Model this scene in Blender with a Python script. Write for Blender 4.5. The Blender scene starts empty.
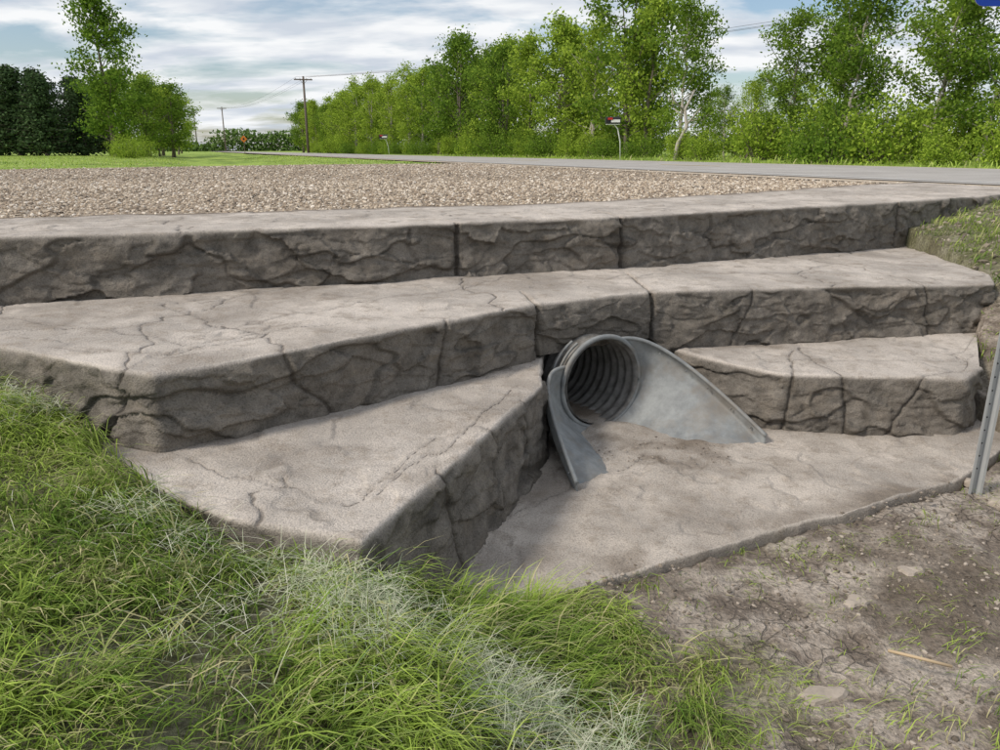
import bpy, math, random
import numpy as np
from mathutils import Vector, Matrix
random.seed(7); rng=np.random.default_rng(7)
sc=bpy.context.scene
sc.view_settings.view_transform='Standard'; sc.view_settings.look='None'; sc.view_settings.exposure=0

# ------------------------------------------------------------ noise
T=rng.random((256,256))*2-1
def vn(x,y,seed=0):
    x=np.asarray(x,float);y=np.asarray(y,float)
    x,y=np.broadcast_arrays(x,y)
    xi=np.floor(x).astype(int);yi=np.floor(y).astype(int)
    fx=x-xi;fy=y-yi
    fx=fx*fx*(3-2*fx);fy=fy*fy*(3-2*fy)
    a=xi+seed*37;b=yi+seed*91
    g=lambda i,j:T[(a+i)%256,(b+j)%256]
    return (g(0,0)*(1-fx)+g(1,0)*fx)*(1-fy)+(g(0,1)*(1-fx)+g(1,1)*fx)*fy
def fbm(x,y,seed=0,o=4,gain=.5):
    r=0;a=1;n=0
    for k in range(o):
        r=r+a*vn(x*2.03**k,y*2.03**k,seed+k*5);n+=a;a*=gain
    return r/n
def sst(x,a,b):
    t=np.clip((x-a)/(b-a),0,1);return t*t*(3-2*t)
def facet(u,d,su,sd,seed):
    U=u/su;D=d/sd;U,D=np.broadcast_arrays(U,D);iu=np.floor(U).astype(int);id_=np.floor(D).astype(int)
    best=np.full(U.shape,9.);sec=np.full(U.shape,9.);h=np.zeros(U.shape)
    for a in(-1,0,1):
        for b in(-1,0,1):
            p=iu+a;q=id_+b
            r=lambda k:T[(p*7+seed*13+k*31)%256,(q*11+seed*29+k*17)%256]
            cu=p+.5+.45*r(0);cd=q+.5+.45*r(1);dist=np.hypot(U-cu,D-cd)
            hh=.55*r(2)*(U-cu)+.55*r(3)*(D-cd)+.45*r(4)
            m=dist<best;sec=np.where(m,best,np.minimum(sec,dist));best=np.where(m,dist,best);h=np.where(m,hh,h)
    return h,sec-best
def inpoly(x,y,P):
    ins=np.zeros(np.shape(x),bool);n=len(P)
    for i in range(n):
        x1,y1=P[i];x2,y2=P[(i+1)%n]
        if y1==y2: continue
        c=((y1>y)!=(y2>y))&(x<(x2-x1)*(y-y1)/(y2-y1)+x1)
        ins^=c
    return ins

# ------------------------------------------------------------ mesh helpers
def link(ob):
    sc.collection.objects.link(ob);return ob
def mesh_np(name,V,loops,starts,mats,midx=None,smooth=False):
    me=bpy.data.meshes.new(name)
    me.vertices.add(len(V));me.vertices.foreach_set('co',np.asarray(V,np.float32).ravel())
    me.loops.add(len(loops));me.loops.foreach_set('vertex_index',np.asarray(loops,np.int32))
    me.polygons.add(len(starts));me.polygons.foreach_set('loop_start',np.asarray(starts,np.int32))
    for m in mats: me.materials.append(m)
    if midx is not None: me.polygons.foreach_set('material_index',np.asarray(midx,np.int32))
    me.polygons.foreach_set('use_smooth',np.full(len(starts),smooth))
    me.update(calc_edges=True)
    return me
def grid_faces(nr,nc):
    i=np.arange(nr-1)[:,None]*nc+np.arange(nc-1)[None,:]
    q=np.stack([i,i+1,i+nc+1,i+nc],-1).reshape(-1,4)
    return q
def fattr(me,name,vals):
    a=me.attributes.new(name,'FLOAT','POINT');a.data.foreach_set('value',np.asarray(vals,np.float32).ravel())
class MB:
    def __init__(s): s.v=[];s.f=[];s.m=[];s.sm=[]
    def tube(s,pts,rad,n=8,mat=0,cap=True,smooth=True):
        b=len(s.v);pts=[Vector(p) for p in pts]
        for i,p in enumerate(pts):
            t=(pts[min(i+1,len(pts)-1)]-pts[max(i-1,0)]).normalized()
            u=t.cross(Vector((0,0,1)))
            if u.length<.1:u=t.cross(Vector((0,1,0)))
            u.normalize();w=t.cross(u)
            r=rad[i] if hasattr(rad,'__len__') else rad
            for k in range(n):
                a=2*math.pi*k/n
                s.v.append(tuple(p+u*math.cos(a)*r+w*math.sin(a)*r))
        for i in range(len(pts)-1):
            for k in range(n):
                s.f.append((b+i*n+k,b+i*n+(k+1)%n,b+(i+1)*n+(k+1)%n,b+(i+1)*n+k));s.m.append(mat);s.sm.append(smooth)
        if cap:
            s.f.append(tuple(b+k for k in range(n))[::-1]);s.m.append(mat);s.sm.append(False)
            e=b+(len(pts)-1)*n
            s.f.append(tuple(e+k for k in range(n)));s.m.append(mat);s.sm.append(False)
    def box(s,c,d,mat=0,rot=None):
        b=len(s.v);R=rot or Matrix.Identity(3)
        for x in(-1,1):
            for y in(-1,1):
                for z in(-1,1):
                    s.v.append(tuple(Vector(c)+R@Vector((x*d[0]/2,y*d[1]/2,z*d[2]/2))))
        for f in[(0,1,3,2),(4,6,7,5),(0,4,5,1),(2,3,7,6),(0,2,6,4),(1,5,7,3)]:
            s.f.append(tuple(b+i for i in f));s.m.append(mat);s.sm.append(False)
    def poly(s,pts,mat=0):
        b=len(s.v);s.v+= [tuple(p) for p in pts];s.f.append(tuple(range(b,b+len(pts))));s.m.append(mat);s.sm.append(False)
    def obj(s,name,mats,parent=None,data_only=False):
        me=bpy.data.meshes.new(name);me.from_pydata(s.v,[],s.f)
        for m in mats: me.materials.append(m)
        me.polygons.foreach_set('material_index',s.m);me.polygons.foreach_set('use_smooth',s.sm);me.update()
        if data_only:return me
        ob=link(bpy.data.objects.new(name,me))
        if parent: ob.parent=parent
        return ob
def empty(name,loc=(0,0,0)):
    e=bpy.data.objects.new(name,None);e.location=loc;e.empty_display_size=.1;return link(e)

# ------------------------------------------------------------ materials
class NT:
    def __init__(s,name):
        s.m=bpy.data.materials.new(name);s.m.use_nodes=True;s.t=s.m.node_tree;s.n=s.t.nodes;s.l=s.t.links
        s.b=s.n['Principled BSDF'];s.out=s.n['Material Output']
        s.co=s.n.new('ShaderNodeTexCoord').outputs['Object']
        s.b.inputs['Specular IOR Level'].default_value=.25
    def noise(s,scale,detail=6,rough=.55,vec=None,dist=0):
        n=s.n.new('ShaderNodeTexNoise');n.inputs['Scale'].default_value=scale;n.inputs['Detail'].default_value=detail
        n.inputs['Roughness'].default_value=rough;n.inputs['Distortion'].default_value=dist
        s.l.new(vec or s.co,n.inputs['Vector']);return n.outputs['Fac']
    def vor(s,scale,feat='F1',vec=None,out='Distance'):
        n=s.n.new('ShaderNodeTexVoronoi');n.feature=feat;n.inputs['Scale'].default_value=scale
        s.l.new(vec or s.co,n.inputs['Vector']);return n.outputs[out]
    def ramp(s,v,stops):
        n=s.n.new('ShaderNodeValToRGB');e=n.color_ramp.elements
        while len(e)<len(stops): e.new(.5)
        for i,(p,c) in enumerate(stops):
            e[i].position=p;e[i].color=(c,c,c,1) if not hasattr(c,'__len__') else (*c,1)
        s.l.new(v,n.inputs[0]);return n.outputs[0]
    def mix(s,f,a,b,mode='MIX'):
        n=s.n.new('ShaderNodeMix');n.data_type='RGBA';n.blend_type=mode
        for i,v in((0,f),(6,a),(7,b)):
            if isinstance(v,(int,float)): n.inputs[i].default_value=v
            elif isinstance(v,tuple): n.inputs[i].default_value=(*v,1)
            else: s.l.new(v,n.inputs[i])
        return n.outputs[2]
    def math(s,op,a,b=0,clamp=False):
        n=s.n.new('ShaderNodeMath');n.operation=op;n.use_clamp=clamp
        for i,v in((0,a),(1,b)):
            if isinstance(v,(int,float)): n.inputs[i].default_value=v
            else: s.l.new(v,n.inputs[i])
        return n.outputs[0]
    def attr(s,name,out='Fac'):
        n=s.n.new('ShaderNodeAttribute');n.attribute_name=name;return n.outputs[out]
    def mapr(s,v,a,b,c=0,d=1):
        n=s.n.new('ShaderNodeMapRange');s.l.new(v,n.inputs[0])
        for i,x in enumerate((a,b,c,d)): n.inputs[i+1].default_value=x
        return n.outputs[0]
    def isl(s): return s.n.new('ShaderNodeNewGeometry').outputs['Random Per Island']
    def scaled(s,x,y,z):
        n=s.n.new('ShaderNodeMapping');n.inputs['Scale'].default_value=(x,y,z);s.l.new(s.co,n.inputs[0]);return n.outputs[0]
    def color(s,c):
        if isinstance(c,tuple): s.b.inputs['Base Color'].default_value=(*c,1)
        else: s.l.new(c,s.b.inputs['Base Color'])
    def rough(s,r): 
        if isinstance(r,(int,float)): s.b.inputs['Roughness'].default_value=r
        else: s.l.new(r,s.b.inputs['Roughness'])
    def bump(s,h,st=.5,d=.01,prev=None):
        n=s.n.new('ShaderNodeBump');n.inputs['Strength'].default_value=st;n.inputs['Distance'].default_value=d
        s.l.new(h,n.inputs['Height'])
        s.l.new(n.outputs[0],s.b.inputs['Normal']);return n.outputs[0]
    def leafy(s,col,f=.35):
        d=s.n.new('ShaderNodeBsdfDiffuse');t=s.n.new('ShaderNodeBsdfTranslucent');mx=s.n.new('ShaderNodeMixShader');mx.inputs[0].default_value=f
        for q in(t,d): s.l.new(col,q.inputs[0])
        s.l.new(d.outputs[0],mx.inputs[1]);s.l.new(t.outputs[0],mx.inputs[2]);s.l.new(mx.outputs[0],s.out.inputs[0])
        s.n.remove(s.b)

def simple(name,c,r=.7,metal=0,var=.15,sc_=8):
    k=NT(name);n=k.noise(sc_,3)
    k.color(k.mix(n,tuple(x*(1-var) for x in c),tuple(min(1,x*(1+var)) for x in c)));k.rough(r);k.b.inputs['Metallic'].default_value=metal
    return k.m

def concrete(name,topc,facec):
    k=NT(name)
    face=k.attr('face');cd=k.attr('cdist')
    big=k.noise(1.7,3,.6);mid=k.noise(9,5,.70);fine=k.noise(150,2,.75)
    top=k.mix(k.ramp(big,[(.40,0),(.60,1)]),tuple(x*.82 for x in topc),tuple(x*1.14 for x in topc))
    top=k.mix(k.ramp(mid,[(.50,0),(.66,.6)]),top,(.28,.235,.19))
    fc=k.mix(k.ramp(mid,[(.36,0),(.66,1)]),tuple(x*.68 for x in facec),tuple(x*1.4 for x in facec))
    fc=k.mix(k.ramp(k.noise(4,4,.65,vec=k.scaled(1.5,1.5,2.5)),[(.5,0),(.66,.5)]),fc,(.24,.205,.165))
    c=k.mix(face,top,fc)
    c=k.mix(k.attr('dirt'),c,(.16,.128,.098))
    c=k.mix(1.0,c,k.ramp(fine,[(.3,.62),(.5,1.0),(.75,1.2)]),'MULTIPLY')
    d=k.math('ADD',cd,k.math('MULTIPLY',k.math('SUBTRACT',mid,.5),.020))
    line=k.mapr(d,.001,.007,.0,1.0)
    crack_ao=k.mapr(cd,.0,.05,.84,1.0)  # broad soft occlusion shade beside the cracks, painted into the colour
    c=k.mix(1.0,c,crack_ao,'MULTIPLY')
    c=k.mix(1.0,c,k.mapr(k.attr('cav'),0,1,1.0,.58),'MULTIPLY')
    c=k.mix(line,k.mix(.38,(.07,.058,.047),c),c)
    k.color(c);k.rough(.92)
    h=k.math('ADD',k.math('MULTIPLY',mid,.8),k.math('MULTIPLY',fine,.30))
    h=k.math('ADD',h,k.math('MULTIPLY',line,.2))
    k.bump(h,.9,.022)
    return k.m
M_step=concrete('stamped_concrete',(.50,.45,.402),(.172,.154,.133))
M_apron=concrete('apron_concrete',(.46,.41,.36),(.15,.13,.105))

# ------------------------------------------------------------ layout (metres; apron floor is z=0)
Z1,Z2,Z3=1.06,.71,.40
TOP=[((-7.5,2.15),(-8.4,3.2)),((-5.0,3.13),(-5.7,4.3)),((-2.69,3.97),(-3.4,5.17)),((-.26,4.84),(-1.3,5.95)),((.85,5.30),(.52,6.66)),((3.52,6.82),(2.9,8.5)),((5.1,7.9),(4.7,10.2)),((6.4,8.9),(5.9,11.0))]
TOP=[(f,b,Z1,Z2-.12,.03) for f,b in TOP]
MID=[((-3.3,3.55),(-3.5,3.9),Z2,.2,.02),((-2.1,3.06),(-2.69,4.2),Z2,.2,.03),((-1.28,2.63),(-1.6,4.6),Z2,.25,.03),((.0,3.78),(-.15,5.1),Z2,.34,.02),((.21,3.97),(0.0,5.15),Z2,.42,.02),
     ((.896,4.40),(.85,5.6),Z2-.01,.42,.02),((1.1,4.44),(1.0,5.65),Z2-.01,.25,.02),((3.3,4.95),(3.5,7.0),Z2-.06,.2,.03),((3.5,5.35),(3.75,7.1),Z2-.06,.2,.02)]
LOWL=[((-1.75,2.85),(-1.7,2.95),Z3,.1,.0),((-1.29,2.44),(-1.32,2.72),Z3,.1,.02),((-.85,2.10),(-1.15,2.85),Z3,.0,.03),((-.4,1.95),(-.8,3.2),Z3,-.1,.04),((-.18,2.50),(-.3,3.7),Z3,-.1,.07),((.21,3.50),(.12,4.14),Z3,-.1,.03),((.24,4.0),(.15,4.18),Z3,-.1,.0),((.26,4.2),(.2,4.24),Z3,-.1,.0)]
LOWR=[((1.02,4.52),(1.06,4.56),Z3-.05,-.1,.0),((1.09,4.32),(1.14,4.58),Z3-.05,-.1,.0),((1.30,4.10),(1.32,4.62),Z3-.06,-.1,.0),((1.52,3.92),(1.65,4.68),Z3-.07,-.1,.02),((2.5,3.83),(3.2,5.05),Z3-.07,-.1,.03),((2.72,4.05),(3.3,5.08),Z3-.07,-.1,.02)]
APR=[((-.5,2.0),(-.1,4.3),.0,-.09,.0),((.04,2.24),(.45,4.45),.0,-.09,.01),((.9,2.66),(1.1,4.5),.0,-.09,.01),((2.18,3.25),(1.9,4.4),.0,-.09,.01),((2.75,3.72),(2.75,4.3),.02,-.06,.0)]
def kpoly(K): return [k[0] for k in K]+[k[1] for k in K][::-1]
P_TOP,P_MID,P_LL,P_LR,P_AP=map(kpoly,(TOP,MID,LOWL,LOWR,APR))
GRAV=[(-26,-5.0),(-8.3,3.15),(-5.7,4.25),(-3.4,5.12),(-1.3,5.9),(.52,6.6),(2.9,8.45),(4.7,10.15),(6.5,10.3),(-.9,28.2),(-6.5,25.5),(-13,18.5),(-32,8.8)]
RD=Vector((-.379,.925));RN=Vector((.925,.379))

def frac_saw(v,a=.92,b=.985):
    f=v-np.floor(v);return f*(1-sst(f,a,b)),sst(f,a-.05,.97)*(f<1)
def tier(name,K,mat,vc=(),hc=(),seed=1,relief=.04,ds=.0095,r=.020,topamp=.006,edge=.010,topres=.02,chip=.28):
    F=np.array([k[0] for k in K],float);B=np.array([k[1] for k in K],float)
    zt=np.array([k[2] for k in K]);zb=np.array([k[3] for k in K]);bt=np.array([k[4] for k in K])
    L=np.r_[0,np.cumsum(np.hypot(*np.diff(F,axis=0).T))]
    n=int(L[-1]/ds);s=np.linspace(0,L[-1],n)
    def ip(a): return np.interp(s,L,a)
    fx,fy,bx,by=ip(F[:,0]),ip(F[:,1]),ip(B[:,0]),ip(B[:,1])
    def sm(a,w):
        k=np.hanning(2*w+3)[1:-1];k/=k.sum();p=np.pad(a,w,mode='reflect',reflect_type='odd');return np.convolve(p,k,'valid')
    w=5
    fx,fy=sm(fx,w),sm(fy,w);bx,by=sm(bx,w),sm(by,w)
    ztop,zbase,bat=sm(ip(zt),w),sm(ip(zb),w),sm(ip(bt),w)
    tx,ty=sm(np.gradient(fx),4),sm(np.gradient(fy),4);l=np.hypot(tx,ty);nx,ny=ty/l,-tx/l
    off=edge*fbm(s*1.7,s*0+seed,seed,3)*1.6+edge*chip*fbm(s*18,s*0+3,seed,2)
    rr=r*(1+.6*vn(s*4,s*0+9,seed))
    s0s=[]
    for c in vc: s0s.append(float(np.interp(c[0],fx,s)))
    nf=int(max(ztop-zbase)/.0085)+1 if relief>.005 else 8
    na=5
    width=np.hypot(bx-fx,by-fy);ntp=int(min(max(width),2.2)/topres)
    rows=[]
    for i in range(nf): rows.append(('f',1-i/nf))
    for i in range(na): rows.append(('a',i/na*math.pi/2))
    for i in range(ntp+1): rows.append(('t',(i/ntp)**1.15))
    V=[];CD=[];FA=[];DI=[];CV=[]
    H=ztop-zbase
    for kind,p in rows:
        if kind=='f': dep=rr+(H-rr)*p;ins=-bat*(dep/H);wv=-dep
        elif kind=='a': dep=rr*(1-math.sin(p));ins=rr*(1-math.cos(p));wv=-dep
        else: dep=0*s;ins=rr;wv=p*width
        x=fx-nx*ins;y=fy-ny*ins;z=ztop-dep
        if kind=='t': x=x+(bx-x)*p;y=y+(by-y)*p
        cd=np.full(n,.3);jt=np.zeros(n)
        for (c,s0) in zip(vc,s0s):
            amp,slope,wmin,wmax,wid=c[1:6]
            ph=s0*7.3
            cen=s0+slope*wv+np.where(wv>0,1,.45)*amp*(fbm(wv*2.6+ph,wv*0+ph,seed+3,4)-fbm(ph+0*wv,0*wv+ph,seed+3,4))*1.6
            d=np.abs(s-cen)/(1+amp*2)
            fade=np.maximum(0,np.maximum(wmin-wv,wv-wmax))*.25
            cd=np.minimum(cd,np.maximum(0,d+fade-wid*np.where(wv>0,.3,1)))
            if wid>=.005: jt=np.maximum(jt,1-sst(d+fade,.004,.020))
        for c in hc:
            w0,sa,sb,slope,amp=c
            cen=w0+slope*(s-(sa+sb)/2)+amp*fbm(s*1.7+w0*9,s*0+w0*5,seed+8,5,.6)*1.5
            fade=np.maximum(0,np.maximum(sa-s,s-sb))*.3
            if kind=='t' or w0<0: cd=np.minimum(cd,np.abs(wv-cen)+fade)
        groove=1-sst(cd,0,.012)
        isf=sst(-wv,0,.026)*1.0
        o=off.copy() if kind!='t' else off*np.exp(-wv/.08)
        cav=np.zeros(n)
        if relief>.005:
            u=s+seed*11.7;d=dep
            wu=u+.12*fbm(u*4,d*5,seed+30,4);wd=d+.09*fbm(u*3.3,d*5,seed+31,4)
            v=1.1*fbm(u*1.1,d*2.2+u*.25,seed,4)*2+d*2.1+u*.30
            sw,c1=frac_saw(v)
            v2=fbm(u*2.4,d*6-u*.6,seed+4,4)*1.8+d*4.4-u*.55
            sw2,c2=frac_saw(v2,.90,.98)
            h1,e1=facet(wu+wd*.6,wd-wu*.18,.42,.17,seed+40)
            h2,e2=facet(wu-wd*.5,wd+wu*.22,.17,.075,seed+41)
            rel=relief*.50*sw+relief*.18*sw2+relief*.90*h1+relief*.24*h2+.010*fbm(u*13,d*18,seed+6,4,.6)+.018*fbm(u*1.8,d*1.4,seed+7,2)
            o=o+isf*(rel-relief*.30)*sst(dep,0,.06)
            mk=sst(fbm(u*1.5,d*3,seed+50,3),-.15,.25)
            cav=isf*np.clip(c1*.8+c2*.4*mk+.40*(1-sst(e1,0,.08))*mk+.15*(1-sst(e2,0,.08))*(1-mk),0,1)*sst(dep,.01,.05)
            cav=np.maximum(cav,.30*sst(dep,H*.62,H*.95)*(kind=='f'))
        x=x+nx*(o-(groove*.014+jt*.018)*isf-jt*.010*(kind=='a'));y=y+ny*(o-(groove*.014+jt*.018)*isf-jt*.010*(kind=='a'))
        tz=topamp*(fbm(x*3,y*3,seed+9,4)*1.6+.35*vn(x*16,y*16,seed))*(1-isf)
        if kind=='t':
            v3=fbm(x*1.2,y*1.2,seed+12,5)*2.6
            sw3,c3=frac_saw(v3,.93,.985)
            tz=tz+topamp*1.1*(sw3-.4)*sst(wv,0,.05);cav=c3*.35*(vn(x*1.3,y*1.3,8)>-.2)
        z=z+tz-groove*.006*(1-isf)-jt*.008*(1-isf)
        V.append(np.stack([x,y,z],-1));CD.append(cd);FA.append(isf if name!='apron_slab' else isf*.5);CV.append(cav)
        if kind=='t': di=.80*sst(wv,width-.20-.12*fbm(s*3,s*0,seed+2,3),width-.03)+.28*sst(fbm(x*1.9,y*1.9,seed+20,5,.6),.05,.45)
        else: di=.15*sst(fbm(s*2,dep*4,seed+21,3),.1,.5)
        if name=='apron_slab':
            di=di*.5+.60*(1-sst(np.hypot(x-.95,y-3.72)+.30*fbm(x*6,y*6,77,4),.12,.40))*sst(fbm(x*9,y*9,78,3),-.20,.25)
            if kind=='t': di=np.clip(di+.55*(1-sst(wv,.0,.22))*sst(fbm(x*4,y*4,79,4),-.1,.3)+.25*sst(fbm(x*3.5,y*3.5,80,4),.0,.35),0,.85)
        DI.append(di+0*s)
    V=np.array(V);nr=len(rows)
    q=grid_faces(nr,n)
    me=mesh_np(name,V.reshape(-1,3),q.ravel(),np.arange(len(q))*4,[mat],smooth=True)
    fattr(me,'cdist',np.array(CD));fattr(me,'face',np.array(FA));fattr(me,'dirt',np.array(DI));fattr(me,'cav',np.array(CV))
    return link(bpy.data.objects.new(name,me))

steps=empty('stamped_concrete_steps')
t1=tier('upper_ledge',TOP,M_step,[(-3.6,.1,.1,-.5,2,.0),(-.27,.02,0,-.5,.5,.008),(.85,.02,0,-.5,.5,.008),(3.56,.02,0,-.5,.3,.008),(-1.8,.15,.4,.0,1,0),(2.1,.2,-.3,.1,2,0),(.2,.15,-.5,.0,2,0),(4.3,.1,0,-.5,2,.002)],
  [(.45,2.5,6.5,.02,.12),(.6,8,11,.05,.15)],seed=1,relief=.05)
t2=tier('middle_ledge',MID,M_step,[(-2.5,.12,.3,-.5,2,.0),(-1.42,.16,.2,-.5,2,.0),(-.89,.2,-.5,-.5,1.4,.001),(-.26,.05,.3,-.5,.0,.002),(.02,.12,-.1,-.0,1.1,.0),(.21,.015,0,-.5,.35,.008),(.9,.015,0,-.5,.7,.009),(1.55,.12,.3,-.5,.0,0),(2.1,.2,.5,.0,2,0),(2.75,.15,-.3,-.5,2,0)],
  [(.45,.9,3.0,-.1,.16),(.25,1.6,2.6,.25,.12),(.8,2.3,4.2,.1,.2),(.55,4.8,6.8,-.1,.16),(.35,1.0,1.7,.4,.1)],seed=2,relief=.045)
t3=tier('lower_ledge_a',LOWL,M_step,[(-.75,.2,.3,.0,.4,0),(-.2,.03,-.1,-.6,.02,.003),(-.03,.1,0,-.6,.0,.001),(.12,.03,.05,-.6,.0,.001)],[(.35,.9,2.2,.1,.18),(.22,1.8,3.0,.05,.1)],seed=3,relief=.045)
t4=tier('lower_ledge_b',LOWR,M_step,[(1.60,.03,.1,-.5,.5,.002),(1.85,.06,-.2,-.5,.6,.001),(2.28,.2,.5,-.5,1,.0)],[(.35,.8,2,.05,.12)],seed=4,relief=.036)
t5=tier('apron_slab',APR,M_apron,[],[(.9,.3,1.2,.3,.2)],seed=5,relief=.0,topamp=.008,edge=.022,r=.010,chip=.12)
C0=Vector((.545,4.05,.255));AX=Vector((.486,-.874,0));LT=Vector((.874,.486,0));R0=.25
def LP(l,o,z): return C0+LT*l+AX*o+Vector((0,0,z-C0.z))
mb=MB();n=48
for i in range(n):
    a0,a1=2*math.pi*i/n,2*math.pi*(i+1)/n
    def sq(a):
        c,s_=math.cos(a),math.sin(a);k=1/max(abs(c)/.70,abs(s_)/.30)
        return LP(c*k,-.24,C0.z+s_*k)
    ci=lambda a:LP(math.cos(a)*(R0+.01),-.22,C0.z+math.sin(a)*(R0+.01))
    mb.poly([ci(a0),ci(a1),sq(a1),sq(a0)])
hw=mb.obj('headwall',[simple('headwall_concrete',(.15,.13,.11),.9)])
for o in (t1,t2,t3,t4,t5,hw): o.parent=steps

# ------------------------------------------------------------ culvert with flared end
k=NT('galvanised_steel');n1=k.noise(11,6,.7)
c=k.mix(k.ramp(n1,[(.35,0),(.7,1)]),(.18,.19,.195),(.32,.335,.335))
c=k.mix(k.ramp(k.noise(4,5,.7),[(.46,0),(.64,.6)]),c,(.22,.19,.155))
k.color(c);k.b.inputs['Metallic'].default_value=.12
k.rough(k.mapr(n1,.3,.7,.55,.8))
k.bump(n1,.35,.006);M_galv=k.m
k=NT('pipe_steel');n1=k.noise(18,5,.65)
k.color(k.mix(k.ramp(n1,[(.35,0),(.7,1)]),(.13,.122,.110),(.28,.27,.255)));k.b.inputs['Metallic'].default_value=.15;k.rough(.6);M_pipe=k.m
culv=empty('culvert_pipe')
V=[];no,nth=220,72
for i in range(no):
    o=.06-i*.012 if i<120 else .06-120*.012-(i-120)*.06
    for j in range(nth):
        a=2*math.pi*j/(nth-1)
        r=R0-.006+.0065*math.sin(2*math.pi*o/.068+a)
        V.append(LP(r*math.sin(a),o,C0.z-r*math.cos(a)))
q=grid_faces(no,nth)
me=mesh_np('corrugated_pipe',np.array([tuple(v) for v in V]),q.ravel(),np.arange(len(q))*4,[M_pipe],smooth=True)
po=link(bpy.data.objects.new('corrugated_pipe',me));po.parent=culv
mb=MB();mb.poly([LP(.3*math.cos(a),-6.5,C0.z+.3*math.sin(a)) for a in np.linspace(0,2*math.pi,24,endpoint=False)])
o=mb.obj('pipe_dark_cap',[simple('painted_pipe_dark',(.02,.018,.015),.95)]);o.parent=culv  # near-black disc added to stand in for the darkness deep in the pipe
# flare sheet
LF=.66;V=[];nd,nq=60,65;edges={-1:[],1:[]}
for i in range(nd):
    t=(i/(nd-1))**1.6
    for j in range(nq):
        qv=-1+2*j/(nq-1);th=qv*math.radians(118 if qv<0 else 155)
        cl,cz=R0*1.03*math.sin(th),C0.z-R0*1.03*math.cos(th)
        fl=math.copysign(min(1,abs(qv)*1.2)*.61,qv);fz=-.035+.075*sst(abs(qv),.8,1.0)
        tl=t**.38;tzz=t if qv>0 else t**1.1
        l=cl*(1-tl)+fl*tl;z=cz*(1-tzz)+fz*tzz-.035*sst(t,0,.12)*(1-sst(abs(qv),.2,.6))
        l+=math.copysign(.05*math.sin(math.pi*min(1,t*1.0))*(1-abs(qv))*abs(qv)*4*.3,qv)
        p=LP(l,.04+t*LF,z)
        V.append(tuple(p))
        if abs(abs(qv)-1)<1e-6: edges[int(qv)].append(p)
q=grid_faces(nd,nq)
me=mesh_np('flared_end_section',np.array(V),q.ravel(),np.arange(len(q))*4,[M_galv],smooth=True)
fo=link(bpy.data.objects.new('flared_end_section',me));fo.parent=culv
md=fo.modifiers.new('sol','SOLIDIFY');md.thickness=.004
mb=MB()
for s_ in(-1,1): mb.tube(edges[s_],.011,8)
mb.tube([LP((R0+.012)*math.sin(a),.05,C0.z-(R0+.012)*math.cos(a)) for a in np.linspace(0,2*math.pi,49)],.014,8,cap=False)
for sgn in(-1,1):
    for t in(.3,.5,.65,.8,.92):
        p=edges[sgn][int(t*(nd-1))]+Vector((0,0,-.03));mb.tube([p-Vector((.006,.01,0)),p+Vector((-.004,-.016,0))],.006,6)
for i in range(2): mb.tube([LP((R0+.02)*math.sin(a),.0-.05*i,C0.z-(R0+.02)*math.cos(a)) for a in np.linspace(-2.6,2.6,40)],.008,6,cap=False)
ro=mb.obj('rolled_edges_and_band',[M_galv],culv)
# thin silt skin from the pipe invert on to the apron
V=[];DI=[];ni,nj=90,48
for i in range(ni):
    o=.50-i*.03
    for j in range(nj):
        t=-1+2*j/(nj-1)
        hw_=.12+.60*sst(o,-.02,.45)
        f=float(fbm(np.array(t*hw_*9),np.array(o*9),88,4))
        z=.022-.014*sst(o,.1,.30)-.045*sst(o,.34,.50)-.06*abs(t)**3*float(sst(o,-.08,.05))+.007*f
        l=t*hw_
        V.append(tuple(LP(l,o,z)));DI.append(.25+1.2*f+.45*float(sst(-o,-.15,.1)))
q=grid_faces(ni,nj);me=mesh_np('silt',np.array(V),q.ravel(),np.arange(len(q))*4,[M_apron],smooth=True)
fattr(me,'cdist',np.full(len(V),.3));fattr(me,'face',np.zeros(len(V)));fattr(me,'dirt',np.clip(DI,0,.9));fattr(me,'cav',np.zeros(len(V)))
o=link(bpy.data.objects.new('silt',me));o.parent=culv
# ------------------------------------------------------------ terrain
pn=[-60,-8,-3.6,-2.0,-.9,-.3,0,.35,.62,.8,1.05,3.7,4.3,5.0,5.9,7.7,9.9,19.1,21.5,24.5,60]
pz=[1.05,1.0,.95,.80,.56,.44,.37,.29,.12,.03,-.03,-.03,.20,.56,.80,1.0,1.03,1.03,.8,1.25,1.4]
def G(x,y,fine=True):
    n=.925*x+.379*y
    nn=n+.06*fbm(x*1.1,y*1.1,40,3)
    z=np.interp(nn,pn,pz)
    far=sst(y,13,20);z=z*(1-far*.6)+1.0*far*.6
    z=z+.03*fbm(x*.9,y*.9,41,3)
    if fine:
        near=1-sst(np.hypot(x,y-3),5,9)
        mud=sst(n,.7,1.1)*(1-sst(n,4.0,4.6))
        z=z+near*(.022*fbm(x*4,y*4,42,4)+mud*.022*np.abs(fbm(x*11,y*11,43,3)))
    z=z+.35*fbm(x*.02,y*.02,44,2)*sst(np.hypot(x,y),60,160)
    return z
def Gc(x,y):
    z=G(x,y)
    g=inpoly(x,y,GRAV);z=np.where(g,np.minimum(1.0,np.maximum(z,1.0)),z)
    for P,zz in((P_TOP,Z1),(P_MID,Z2-.06),(P_LL,Z3),(P_LR,Z3-.07),(P_AP,-.0)):
        i=inpoly(x,y,P);z=np.where(i,np.minimum(z,zz-.09),z)
    n=.925*x+.379*y
    z=np.where((n>9.7)&(n<19.3),np.minimum(z,1.0),z)
    return z
def axis(a,b,st,far):
    c=list(np.arange(a,b,st));p=c[-1];d=st
    while p<far: d*=1.16;p+=d;c.append(p)
    p=c[0];d=st
    while p>-far: d*=1.16;p-=d;c.insert(0,p)
    return np.array(c)
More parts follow.
